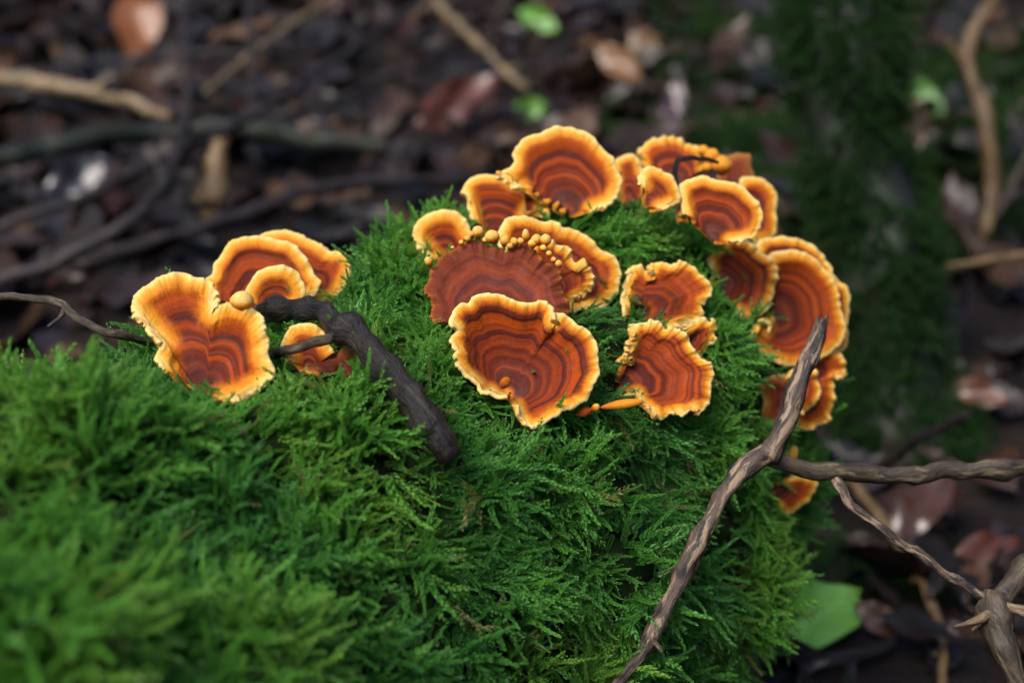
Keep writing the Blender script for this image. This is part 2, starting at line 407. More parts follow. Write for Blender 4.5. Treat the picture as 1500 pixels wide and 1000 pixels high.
cA, _ = make_cap('tall two-lobed orange bracket with wide yellow edge and a bud in its notch',
    [(240, 540), (228, 518), (237, 504), (235, 497), (216, 476), (198, 455), (193, 440), (202, 425), (219, 413), (237, 402), (261, 397), (279, 404), (300, 408), (312, 421), (313, 440), (312, 454), (322, 445), (338, 443), (360, 447), (378, 457), (386, 476), (390, 494), (391, 518), (400, 542), (392, 557), (374, 572), (348, 585), (325, 588)],
    (300, 584), lean=.35, bowl=.25, frill=1.0, rw=1.5, rip=.8)
bud(cA, 355, 442, 18, cA['_d'] + .008, .9)
make_cap('broad orange bracket rising behind the small arched one', 
    [(303, 436), (302, 420), (301, 408), (311, 399), (312, 386), (324, 371), (336, 353), (360, 345), (384, 345), (408, 350), (429, 356), (441, 368), (453, 386), (459, 400), (469, 410), (465, 424), (454, 436)],
    (388, 458), lean=.3, bowl=.15, frill=1.1, rw=1.15, dbase=.405)
make_cap('long orange bracket half hidden behind the broad one, with dark red inner face',
    [(372, 350), (384, 342), (393, 337), (417, 336), (438, 341), (450, 347), (468, 356), (483, 366), (498, 366), (510, 374), (516, 386), (511, 404), (504, 422), (492, 436), (470, 446)],
    (428, 448), lean=.3, bowl=.12, frill=1.1, rw=1.2, dbase=.418)
make_cap('small arched orange bracket with thick pale yellow edge',
    [(358, 440), (358, 425), (366, 411), (378, 396), (396, 389), (414, 388), (432, 395), (442, 410), (447, 428), (444, 443), (435, 449)],
    (402, 456), lean=.1, bowl=.15, frill=.5, rw=1.35, dbase=.392)
make_cap('little pale-edged bracket crossed by the cut twig end',
    [(425, 528), (413, 512), (413, 502), (418, 488), (429, 476), (450, 473), (468, 480), (478, 497), (488, 516)],
    (455, 545), lean=.3, bowl=.2, frill=.7, rw=1.0)
make_cap('dull red flat bracket sunk in moss beside the dark bent stick',
    [(446, 538), (452, 524), (466, 514), (490, 513), (505, 509), (517, 512), (524, 524), (530, 546)],
    (493, 556), lean=.3, bowl=.1, frill=1.0, old=.9)
make_cap('largest rounded orange bracket on the far crest of the log',
    [(760, 275), (738, 262), (727, 254), (742, 246), (753, 237), (752, 223), (759, 209), (776, 197), (796, 192), (812, 184), (829, 184), (843, 188), (860, 192), (874, 206), (891, 223), (902, 237), (910, 260), (908, 279), (899, 293), (885, 303), (868, 308)],
    (832, 312), lean=.25, bowl=.2, frill=1.2, rw=1.25, d_off=.002)
cG, _ = make_cap('fan-shaped orange bracket standing above the bead-edged maroon one',
    [(690, 322), (686, 304), (684, 290), (678, 276), (686, 262), (700, 255), (720, 254), (740, 257), (754, 264), (770, 268), (782, 279), (780, 296), (770, 316)],
    (728, 348), lean=.2, bowl=.15, frill=.8, rw=1.15)
make_cap('small folded orange lobe tucked behind the fan-shaped bracket',
    [(766, 268), (782, 267), (795, 276), (798, 290), (796, 300), (805, 311), (792, 319)],
    (772, 318), lean=.2, bowl=.1, frill=.8, d_off=.004)
make_cap('rounded amber bracket at the outer end of the middle cluster',
    [(630, 378), (620, 367), (612, 356), (605, 341), (611, 324), (625, 313), (642, 307), (661, 307), (675, 313), (684, 324), (690, 340)],
    (652, 392), lean=.2, bowl=.2, frill=.8, rw=1.4, d_off=-.004)
make_cap('long wavy orange bracket curving behind the bead-edged maroon one',
    [(745, 372), (732, 348), (731, 336), (737, 326), (749, 316), (766, 315), (783, 319), (796, 323), (813, 323), (826, 332), (841, 335), (856, 342), (869, 351), (879, 364), (897, 371), (907, 385), (912, 400), (907, 413), (907, 426), (897, 437), (882, 447), (868, 455), (854, 450), (837, 458), (826, 450)],
    (790, 425), lean=.3, side=.25, bowl=.2, frill=1.5, rw=1.1, d_off=-.006)
make_cap('crinkled orange lobe with pale lumpy crest against the maroon bracket',
    [(775, 366), (779, 354), (788, 348), (798, 349), (813, 352), (826, 361), (838, 368), (840, 382), (850, 385), (857, 382), (867, 394), (871, 409), (867, 422), (856, 430), (848, 434), (835, 448)],
    (788, 430), lean=.25, side=.2, bowl=.15, frill=2.0, rw=.75, rip=1.6, d_off=-.013)
cJ, eJ = make_cap('big dark maroon bracket with a row of small yellow buds along its edge',
    [(640, 474), (630, 463), (634, 446), (627, 431), (622, 419), (628, 407), (632, 394), (643, 377), (655, 370), (668, 360), (685, 351), (700, 352), (715, 357), (728, 363), (741, 365), (754, 360), (771, 357), (781, 364), (794, 378), (809, 387), (820, 396), (822, 413), (826, 428), (835, 449), (828, 462), (806, 474)],
    (722, 478), lean=.45, bowl=.12, frill=1.8, old=1.0, rip=1.3, thick=.9, d_off=-.012)
C_, D_ = eJ
def edge_d(u, v): 
    k = np.argmin((C_[:, 0] - u)**2 + (C_[:, 1] - v)**2); return float(D_[k])
for (u, v, rp, st) in [(700, 341, 9, 1.1), (721, 348, 11, 1.05), (739, 354, 7, 1.4), (754, 355, 6, 1.3), (770, 346, 6, 1.7), (685, 350, 5, 1.2), (690, 344, 5, 1.2), (711, 352, 5, 1), (763, 354, 5, 1.2), (747, 361, 5, 1.1), (819, 387, 5, 1.3), (628, 384, 6, 1.4), (780, 357, 7, 1.1), (799, 353, 9, 1.1), (786, 352, 8, 1.2), (811, 381, 4, 1.2), (676, 356, 4, 1.2), (804, 372, 5, 1), (796, 364, 5, 1.2), (663, 363, 3, 1)]:
    bud(cJ, u, v, rp, edge_d(u, v) - .001, st, tilt=random.uniform(-.4, .4))
cL, eL = make_cap('bowl-shaped orange bracket with dark purple growth rings and curled golden edge',
    [(743, 580), (736, 581), (727, 579), (716, 573), (703, 572), (701, 562), (691, 554), (679, 543), (669, 530), (666, 520), (670, 513), (663, 502), (662, 493), (670, 484), (666, 477), (661, 469), (663, 459), (668, 450), (677, 443), (688, 443), (692, 435), (702, 431), (718, 429), (732, 431), (744, 435), (760, 442), (776, 443), (792, 441), (800, 441), (808, 449), (809, 463), (812, 472), (818, 462), (826, 459), (836, 466), (845, 476), (859, 481), (870, 495), (876, 511), (875, 525), (878, 539), (875, 550), (868, 566), (861, 580), (847, 592), (829, 599), (810, 610), (796, 619), (783, 625), (771, 621), (764, 612), (760, 601), (757, 594)],
    (747, 577), lean=.30, side=.05, bowl=.42, frill=1.0, rw=.72, rip=.8, thick=1.0, d_off=-.004, ridge=1.2)
bud(cL, 739, 561, 8, cL['_d'] - .006, 1.3, 'tooth', 2.5, 5, tilt=.5)
bud(cL, 855, 603, 8, .367, 1.6, 'tooth', 4.5, 6, tilt=1.2); bud(cL, 872, 597, 6, .366, 1.3, 'tooth', .6, 4, tilt=1.0)
make_cap('orange bracket with crimped edge and greyish base above its larger twin',
    [(914, 462), (913, 432), (919, 409), (922, 396), (930, 387), (940, 387), (945, 396), (953, 397), (956, 387), (969, 383), (984, 387), (1000, 382), (1013, 386), (1023, 396), (1031, 404), (1042, 412), (1044, 425), (1036, 438), (1029, 445), (1033, 456), (1023, 466), (1008, 473), (992, 477), (975, 484)],
    (930, 464), lean=.3, side=.15, bowl=.22, frill=1.6, rw=.75, rip=1.3)
make_cap('small crimped orange bracket wedged between the two greyish-based ones',
    [(1006, 478), (1012, 472), (1020, 469), (1028, 466), (1034, 465), (1039, 470), (1049, 469), (1053, 477), (1049, 487), (1051, 497), (1042, 505), (1036, 516), (1028, 523)],
    (1006, 500), lean=.2, side=.25, bowl=.2, frill=1.1, rw=.8, rip=1.0, d_off=-.002)
cN, _ = make_cap('large orange bracket with frilly edge and folded ochre underside at its base',
    [(918, 522), (922, 512), (923, 504), (927, 495), (926, 482), (932, 473), (945, 474), (956, 468), (969, 473), (977, 482), (984, 479), (997, 482), (1008, 490), (1012, 503), (1023, 516), (1031, 525), (1042, 531), (1047, 547), (1042, 565), (1042, 586), (1031, 599), (1016, 601), (1003, 605), (992, 603), (974, 612), (961, 609), (951, 599), (941, 591), (936, 579), (930, 576), (922, 579), (905, 580)],
    (908, 562), lean=.3, side=.1, bowl=.3, frill=1.5, rw=.75, rip=1.2, d_off=-.003)
bud(cN, 910, 592, 7.5, .367, 4.0, 'edge_fold', 1.6, 2.2, tilt=1.42)
make_cap('narrow reddish lobe beside the largest crest bracket',
    [(903, 292), (900, 262), (900, 236), (913, 226), (928, 225), (937, 234), (940, 247), (953, 263), (950, 290)],
    (922, 306), lean=.2, bowl=.1, frill=1.0, rw=.9, d_off=-.001)
make_cap('small orange lobe between the narrow reddish lobe and the thin black tendril',
    [(940, 270), (940, 249), (955, 243), (970, 247), (985, 258), (994, 273), (998, 291), (985, 300), (967, 306)],
    (950, 304), lean=.2, bowl=.15, frill=.8, rw=1.1, d_off=-.004)
make_cap('sliver of orange bracket at the foot of the thin black tendril', [(990, 318), (988, 300), (992, 290), (1000, 294), (1006, 310)], (1000, 325), lean=.2, bowl=.1, frill=.6)
cQ, _ = make_cap('lumpy orange bracket with puckered pale edge at the far end of the log',
    [(940, 240), (937, 226), (937, 215), (952, 204), (973, 199), (991, 199), (1006, 207), (1021, 213), (1031, 224), (1033, 248)],
    (992, 272), lean=.3, bowl=.05, frill=1.8, rw=1.0, rip=2.2, dbase=.467)
for (u, v, rp) in [(1042, 230, 13), (1057, 243, 15), (1030, 222, 9), (1036, 246, 8)]: bud(cQ, u, v, rp, .47, 1.0, 'bud', 1.2, 4)
make_cap('dark rusty bracket peeping out behind the lumpy one', [(1050, 262), (1056, 238), (1066, 226), (1082, 223), (1096, 224), (1103, 240), (1104, 262)], (1078, 275), lean=.2, bowl=.05, frill=2.0, old=.85, dbase=.485)
make_cap('smooth broad bracket with dusky rose centre next to the thin black tendril',
    [(1003, 312), (997, 290), (997, 273), (1003, 264), (1018, 259), (1036, 257), (1054, 264), (1072, 265), (1090, 273), (1102, 286), (1114, 297), (1118, 315), (1114, 333), (1105, 346), (1090, 352), (1070, 354)],
    (1045, 352), lean=.25, bowl=.18, frill=1.2, rw=1.05, d_off=-.003)
make_cap('narrow bracket pressed behind the dusky rose one with double pale edge',
    [(1082, 264), (1090, 259), (1104, 258), (1120, 261), (1134, 273), (1141, 291), (1138, 312), (1141, 327), (1136, 345), (1122, 353), (1106, 356)],
    (1078, 322), lean=.2, side=.2, bowl=.15, frill=1.4, rw=1.0, dbase=.462)
make_cap('wavy-edged coral bracket in front of the tall shell-like one',
    [(1040, 392), (1039, 378), (1045, 363), (1057, 360), (1058, 348), (1072, 343), (1087, 348), (1102, 354), (1117, 369), (1135, 381), (1142, 396), (1138, 417), (1132, 441), (1120, 459), (1105, 466), (1088, 464), (1078, 456)],
    (1052, 418), lean=.15, side=.25, bowl=.2, frill=1.5, rw=1.0, rip=1.0, d_off=-.004)
make_cap('outer layer of the tall shell-like bracket pair, its edge thin and pale',
    [(1106, 372), (1112, 354), (1135, 346), (1166, 348), (1193, 359), (1216, 384), (1225, 406), (1243, 420), (1247, 447), (1243, 478), (1245, 501), (1234, 516), (1215, 524)],
    (1138, 452), lean=.15, side=.3, bowl=.1, frill=1.5, rw=.9, dbase=.452)
make_cap('tall shell-like orange bracket with curled lower lip behind the broken branch stub',
    [(1124, 392), (1130, 373), (1153, 366), (1180, 369), (1198, 380), (1218, 402), (1229, 424), (1235, 456), (1241, 483), (1229, 508), (1212, 520), (1190, 530), (1173, 535), (1153, 535), (1130, 528), (1112, 514), (1101, 496), (1106, 476), (1118, 470), (1127, 476), (1124, 486)],
    (1130, 468), lean=.1, side=.3, bowl=.28, frill=1.2, rw=1.0, dbase=.446)
make_cap('ruffled orange bracket hanging under the tall shell-like one',
    [(1195, 520), (1207, 505), (1225, 512), (1241, 528), (1241, 546), (1226, 553), (1225, 573), (1223, 600), (1212, 618), (1185, 630), (1167, 624), (1158, 612)],
    (1148, 562), lean=0, side=.3, bowl=.2, frill=1.8, rw=.85, rip=1.6, dbase=.447)
make_cap('inner ruffle of orange bracket pressed against the log behind the broken branch stub',
    [(1150, 556), (1168, 540), (1190, 536), (1200, 552), (1204, 572), (1196, 592), (1178, 606), (1164, 604)],
    (1146, 566), lean=0, side=.2, bowl=.2, frill=1.6, rw=.7, rip=1.6, dbase=.439)
make_cap('shaded dark red lobe low on the flank of the log beside the ruffled bracket',
    [(1150, 548), (1132, 549), (1118, 555), (1114, 570), (1120, 590), (1115, 608), (1120, 622), (1140, 620), (1158, 612)],
    (1152, 580), lean=0, side=.0, bowl=.1, frill=1.2, old=.6, rw=.7, dbase=.436)
make_cap('lowest small orange bracket on the log, under the forked branch',
    [(1156, 700), (1166, 694), (1182, 696), (1199, 702), (1196, 720), (1182, 738), (1160, 754), (1146, 752), (1139, 742)],
    (1138, 715), lean=0, side=.3, bowl=.1, frill=1.1, rw=.8, dbase=.452)
make_cap('tiny orange sliver just above the forked branch', [(1150, 672), (1156, 655), (1166, 652), (1172, 660), (1168, 675)], (1156, 680), lean=0, bowl=0, frill=.5, dbase=.452)
make_cap('tiny red bud-like bracket at the base of the frilly-edged one', [(908, 532), (911, 526), (917, 524), (923, 527), (924, 533)], (916, 536), lean=0, bowl=0, frill=.2, old=.8, thick=1.2)
make_cap('tiny ochre bracket under the rounded amber one', [(610, 392), (609, 382), (616, 376), (624, 380), (626, 390)], (618, 396), lean=.1, bowl=.1, frill=.3, rw=1.5, dbase=.424)
for o in bpy.data.objects:
    for k in ('_d', '_edge'):
        if k in o: del o[k]

# ------------------------------------------------------------------ twigs and branches
def tube(name, pts, mat, parent=None, seed=0, ns=12, knots=5, wob=.12, step=.004, tipcut=None, fixed=None):
    """pts: (x, y, z, radius) rows in metres"""
    P = np.asarray(pts, float)
    L = np.linalg.norm(np.diff(P[:, :3], axis=0), axis=1).sum(); n = int(np.clip(L / step, 12, 120))
    d = np.r_[0, np.cumsum(np.linalg.norm(np.diff(P[:, :3], axis=0), axis=1))]
    Q = np.vstack([2 * P[0] - P[1], P, 2 * P[-1] - P[-2]]); s = np.linspace(0, d[-1], n); i = np.clip(np.searchsorted(d, s, 'right') - 1, 0, len(P) - 2)
    t = ((s - d[i]) / np.maximum(d[i + 1] - d[i], 1e-9))[:, None]; p0, p1, p2, p3 = Q[i], Q[i + 1], Q[i + 2], Q[i + 3]
    C = .5 * (2 * p1 + (p2 - p0) * t + (2 * p0 - 5 * p1 + 4 * p2 - p3) * t**2 + (3 * p1 - p0 - 3 * p2 + p3) * t**3)
    rad = np.interp(s, d, P[:, 3]); C = C[:, :3]
    r = np.random.default_rng(seed + 500)
    rm = rad.mean()
    jit = np.stack([snoise((s / (rm * 9))[:, None], seed + k, 2, .6) for k in range(3)], -1) * rm * .22
    C = C + jit * np.minimum(1, np.minimum(s, s[-1] - s) / (rm * 6 + 1e-9))[:, None]
    for _ in range(knots):
        c = r.uniform(0, s[-1]); rad = rad * (1 + r.uniform(.1, .35) * np.exp(-((s - c) / (rm * r.uniform(.6, 1.3))) ** 2))
    T = np.gradient(C, axis=0); T /= np.linalg.norm(T, axis=1, keepdims=True)
    U = np.cross(T, [.13, .21, .97]); U /= np.linalg.norm(U, axis=1, keepdims=True); W = np.cross(T, U)
    a = np.linspace(0, 2 * math.pi, ns, endpoint=False)
    q = np.stack(np.broadcast_arrays((s / rm * .35)[:, None], np.cos(a)[None] * .5, np.sin(a)[None] * .5), -1)
    rr = rad[:, None] * (1 + wob * snoise(q, seed + 7, 3, .5))
    V = C[:, None] + rr[..., None] * (np.cos(a)[None, :, None] * U[:, None] + np.sin(a)[None, :, None] * W[:, None])
    if tipcut:      # splintered end
        V[0] += T[0] * (r.uniform(-1, 1, ns) * tipcut)[:, None]; V[1] += T[0] * (r.uniform(-.6, .6, ns) * tipcut)[:, None] * .5
    V = V.reshape(-1, 3); F_ = grid_faces(n, ns, True).tolist()
    k = len(V); V = np.vstack([V, C[0] - T[0] * rad[0] * .15, C[-1] + T[-1] * rad[-1] * .3])
    F_ += [[k, (j + 1) % ns, j] for j in range(ns)] + [[k + 1, (n - 1) * ns + j, (n - 1) * ns + (j + 1) % ns] for j in range(ns)]
    tv = np.stack(np.broadcast_arrays((s / rm)[:, None], np.cos(a)[None], np.sin(a)[None]), -1).reshape(-1, 3)
    tv = np.vstack([tv, [0, 0, 0], [s[-1] / rm, 0, 0]]) + np.array([seed * 7.3, 0, 0])
    return mesh_obj(name, V, F_, mat, parent, True, {'tv': ('FLOAT_VECTOR', tv)})
def pxl(rows, dfun=None):
    """rows (u, v, width_px, depth) -> (x, y, z, radius)"""
    out = []
    for u, v, w, d in rows: out.append([*at(u, v, d), w * d / FPX / 2])
    return np.array(out)
def gpx(rows, extra=0.0):
    """rows (u, v, width_px, height above the ground): a twig lying in the litter"""
    out = []
    for u, v, w, h in rows:
        d = float(ground_depth(u, v, h)); p = at(u, v, d); out.append([*p, w * d / FPX / 2])
    return np.array(out)
# forked broken branch leaning on the flank of the log
br = empty('forked_branch', at(1120, 664, .386))
tag(br, 'mottled forked dead branch with a broken upright stub, leaning on the log flank', 'branch')
def d_br(u, v, d):
    ld = log_depth(u, v); return min(d, ld - .004) if ld else d
tube('broken_stub', pxl([(1204, 471, 18, .394), (1196, 500, 22, .393), (1181, 535, 24, .391), (1163, 585, 24, .389), (1145, 632, 26, .387), (1122, 668, 29, .386)]), BARK_MOTTLED, br, 1, 14, 4, .2, .002, .004)
tube('lower_stem', pxl([(u, v, w, d_br(u, v, d)) for u, v, w, d in [(1126, 662, 30, .386), (1096, 678, 29, .385), (1068, 712, 26, .383), (1040, 762, 24, .380), (1000, 838, 23, .376), (964, 912, 21, .371), (950, 946, 21, .369), (928, 975, 17, .366), (890, 1015, 15, .362)]]), BARK_MOTTLED, br, 2, 14, 7, .2, .002)
tube('spur', pxl([(955, 936, 8, .369), (964, 946, 7, .366), (970, 955, 4, .364)]), BARK_MOTTLED, br, 3, 8, 0, .1, .001)
tube('cross_stem', pxl([(1112, 664, 27, .387), (1150, 677, 25, .389), (1190, 688, 25, .391), (1226, 690, 27, .393), (1300, 695, 25, .398), (1400, 690, 23, .404), (1520, 683, 22, .41)]), BARK_OLIVE, br, 4, 14, 6, .1, .002)
tube('thin_shoot', pxl([(1222, 696, 17, .392), (1232, 716, 15, .389), (1262, 752, 13, .386), (1340, 808, 13, .384), (1400, 848, 12, .383), (1440, 874, 13, .382)]), BARK_MOTTLED, br, 5, 12, 6, .15, .002)
st2 = empty('woody_stem', at(1462, 886, .38))
tag(st2, 'knotty olive stem with a swollen joint meeting the thin shoot of the forked branch', 'stem')
tube('upper_stem', pxl([(1520, 812, 32, .386), (1495, 842, 30, .383), (1468, 876, 34, .380)]), BARK_OLIVE, st2, 6, 12, 2, .1, .002)
tube('lower_stem', pxl([(1462, 868, 30, .381), (1458, 890, 42, .380), (1462, 925, 32, .378), (1475, 965, 34, .376), (1500, 1025, 36, .374)]), BARK_OLIVE, st2, 7, 14, 5, .15, .002)
tube('side_twig', pxl([(1462, 884, 16, .379), (1484, 890, 14, .377), (1515, 899, 14, .375)]), STRAW, st2, 8, 10, 1, .1, .002)
tube('spur', pxl([(1455, 894, 14, .378), (1430, 908, 11, .375), (1398, 917, 3, .373)]), STRAW, st2, 9, 8, 1, .15, .002)
tube('spur', pxl([(1448, 898, 11, .378), (1432, 914, 8, .376), (1424, 922, 3, .375)]), STRAW, st2, 10, 8, 1, .15, .002)

# dark bent stick lying across the moss
dk = empty('bent_stick', at(520, 500, .35)); tag(dk, 'dark wet bent stick lying across the moss among the fungi', 'stick')
rows = pxl([(378, 458, 24, .381), (430, 456, 26, .370), (480, 466, 32, .359), (530, 501, 33, .351), (570, 552, 34, .345), (612, 604, 37, .341), (640, 642, 38, .3385), (657, 673, 36, .338)])
tube('main_stick', rows, BARK_DARK, dk, 11, 18, 18, .30, .0014)
tube('spur', pxl([(545, 508, 9, float(log_depth(545, 508)) - .008), (548, 492, 6, float(log_depth(548, 492)) - .012)]), BARK_DARK, dk, 12, 8, 0, .1, .001)
# cut twig behind the tall two-lobed bracket
ct = empty('cut_twig', at(230, 500, .345)); tag(ct, 'thin dark twig with a cut pale tip poking out past the tall two-lobed bracket', 'twig')
tube('main_twig', pxl([(-30, 434, 11, .38), (40, 436, 11, .375), (85, 443, 14, .37), (112, 466, 13, .365), (165, 488, 12, .36), (235, 503, 12, .372), (320, 518, 13, .378), (395, 518, 14, .359), (440, 508, 15, .351), (486, 496, 16, .345)]), BARK_OLIVE, ct, 13, 12, 5, .1, .002)
tube('side_twig', pxl([(95, 447, 8, .37), (90, 462, 7, .368), (70, 478, 4, .366)]), BARK_OLIVE, ct, 14, 8, 0, .1, .002)
# thin black tendril
td = tube('tendril', pxl([(1052, 238, 5, .437), (1025, 232, 7, .434), (998, 233, 8, .431), (989, 246, 9, .43), (992, 275, 9, .429), (1004, 305, 9, .428), (1020, 330, 10, .43)]), BARK_DARK, None, 15, 8, 0, .1, .001)
tag(td, 'thin black tendril hooked over the brackets on the far crest', 'tendril')

BG = [  # name, label, material, rows (u, v, width_px, height above ground)
 ('dry_reed', 'pale tan dry reed lying in the litter, its end split', STRAW, [(-40, 112, 22, .03), (60, 122, 22, .03), (130, 135, 20, .028), (200, 153, 18, .024), (248, 172, 15, .02)]),
 ('curved_branch', 'dark curved branch sweeping upright through the crossing sticks', BARK_GREY, [(-30, 420, 24, .03), (90, 380, 22, .045), (185, 328, 22, .06), (240, 268, 20, .07), (268, 190, 18, .075), (276, 110, 16, .08), (268, 20, 13, .09)]),
 ('long_stick', 'long brown stick behind the fungus cluster, running to the log', BARK_GREY, [(110, 390, 24, .03), (230, 352, 22, .035), (320, 326, 22, .04), (420, 290, 20, .045), (520, 268, 20, .045), (620, 266, 18, .04), (720, 262, 15, .03)]),
 ('slender_stick', 'slender dark stick slanting across the other sticks toward the pale stalk', BARK_GREY, [(-30, 342, 15, .03), (130, 286, 15, .045), (260, 222, 15, .055), (370, 170, 14, .06), (470, 102, 13, .06), (560, 42, 12, .06), (640, -14, 11, .06)]),
 ('pale_stalk', 'thin pale straw stalk slanting above the crossing sticks', STRAW, [(300, 135, 7, .03), (370, 78, 9, .045), (430, 34, 9, .05), (500, -8, 9, .05)]),
 ('pale_stalk', 'straight thin tan stalk whose foot touches the small green leaflet', STRAW, [(620, -14, 13, .06), (690, 54, 12, .045), (740, 104, 12, .03), (772, 132, 11, .015)]),
 ('mossy_stick', 'thick dark mossy stick lying flat under the crossing sticks', MOSSY_BARK, [(-30, 240, 30, .02), (100, 212, 32, .022), (240, 190, 30, .022), (350, 192, 30, .02), (460, 205, 32, .02), (570, 216, 30, .015)]),
 ('upright_stalk', 'splintered tan stalk standing in the dark gap under the sticks', TAN_STEM, [(322, 205, 22, .07), (318, 240, 26, .055), (314, 290, 30, .035), (312, 340, 26, .012), (312, 385, 24, .0)]),
 ('thin_stick', 'thin dark upright twig crossing the thick mossy stick', BARK_GREY, [(366, 170, 13, .05), (372, 110, 12, .06), (366, 50, 10, .075), (362, -10, 9, .09)]),
 ('thin_stick', 'thin reddish stick lying level above the thick mossy stick', BARK_GREY, [(150, 92, 12, .03), (270, 80, 12, .035), (390, 78, 12, .035), (480, 74, 10, .03)]),
 ('thin_stick', 'faint brown stick lying below the rust coloured leaf pair', BARK_GREY, [(400, 170, 13, .035), (480, 152, 13, .04), (560, 118, 11, .04), (640, 92, 9, .035)]),
 ('thin_stick', 'brown stick half buried between the long brown stick and the mossy one', BARK_GREY, [(560, 205, 10, .02), (585, 240, 11, .02), (602, 262, 11, .02)]),
 ('vine_stem', 'tan wavy vine stem rising on the far side of the mossy trunk', TAN_STEM, [(1432, 385, 20, .0), (1440, 345, 22, .02), (1452, 270, 24, .05), (1447, 190, 24, .085), (1420, 110, 22, .115), (1416, 70, 22, .13), (1440, 25, 20, .15), (1470, -30, 18, .17)]),
 ('thin_stick', 'long thin reddish-brown twig reaching toward the shell-like bracket', TAN_STEM, [(1225, 405, 8, .06), (1290, 401, 9, .065), (1360, 394, 9, .07), (1430, 384, 10, .075), (1530, 368, 10, .08)]),
 ('thin_stick', 'thin grey twig leaning beside the tan wavy vine stem', BARK_OLIVE, [(1460, 320, 9, .03), (1480, 275, 9, .05), (1520, 205, 9, .08)]),
 ('thin_stick', 'short dark lichen-tipped twig above the forked branch', BARK_DARK, [(1285, 690, 16, .03), (1330, 650, 16, .05), (1375, 628, 14, .065), (1420, 606, 11, .08)]),
 ('thin_stick', 'pale thin twig lying on the litter near the bright green leaf', TAN_STEM, [(1345, 845, 13, .012), (1372, 900, 14, .014), (1382, 960, 14, .014), (1380, 1020, 14, .012)]),
 ('thin_stick', 'dim olive twig lying under the thin shoot of the forked branch', TAN_STEM, [(1245, 700, 16, .015), (1290, 760, 16, .016), (1330, 820, 16, .014), (1340, 850, 14, .012)]),
 ('thin_stick', 'thin grey twig leaning upright against the foot of the mossy trunk', BARK_OLIVE, [(1322, 540, 10, .01), (1334, 490, 9, .03), (1342, 450, 8, .05)]),
 ('thin_stick', 'short forked grey twig on the mossy ground by the crest brackets', BARK_OLIVE, [(1180, 280, 9, .02), (1210, 262, 9, .03), (1260, 232, 8, .035)]),
 ('thin_stick', 'dark stick lying on the litter past the bright green leaf', BARK_DARK, [(1050, 985, 22, .015), (1150, 972, 24, .015), (1250, 962, 22, .014), (1310, 940, 16, .012)]),
 ('thin_stick', 'thin pale twig pointing up past the corner of the mossy trunk', BARK_OLIVE, [(1290, 215, 8, .09), (1325, 130, 8, .13), (1360, 40, 8, .17), (1390, -20, 8, .2)]),
]
for k, (nm, lb, mt, rows) in enumerate(BG):
    e = empty(nm, gpx(rows)[len(rows) // 2, :3]); tag(e, lb, 'twig' if 'stick' in nm else ('stem' if 'vine' in nm else 'stalk'), 'sticks lying in the leaf litter' if 'stick' in nm else None)
    g_ = gpx(rows)
    tube('main_stem', g_, mt, e, 30 + k, 10, 5, .14, .008)
    # a broken side spur
    i = len(g_) // 2; a_, b_ = g_[i - 1], g_[i]
    dirv = (b_[:3] - a_[:3]); dirv /= np.linalg.norm(dirv); sd = np.cross(dirv, [0, 0, 1]); sd /= np.linalg.norm(sd) + 1e-9
    r_ = b_[3]; q0 = b_[:3]; q1 = q0 + (dirv * .6 + sd * random.choice([-1, 1]) * .5 + np.array([0, 0, .5])) * r_ * 5
    tube('spur', np.array([[*q0, r_ * .6], [*((q0 + q1) / 2), r_ * .5], [*q1, r_ * .3]]), mt, e, 80 + k, 8, 0, .1, .004)

# ------------------------------------------------------------------ mossy trunk standing behind
tr = empty('mossy_tree', at(1310, 648, .80)); tag(tr, 'dark slender tree trunk furred with deep green moss', 'tree')
trow = pxl([(1318, 690, 150, .80), (1306, 600, 130, .80), (1290, 480, 120, .80), (1274, 350, 118, .80), (1256, 200, 122, .80), (1238, 60, 130, .80), (1225, -60, 134, .80), (1200, -260, 140, .80), (1180, -500, 140, .8)])
trunk = tube('trunk', trow, MOSSY_BARK, tr, 70, 24, 6, .2, .01)

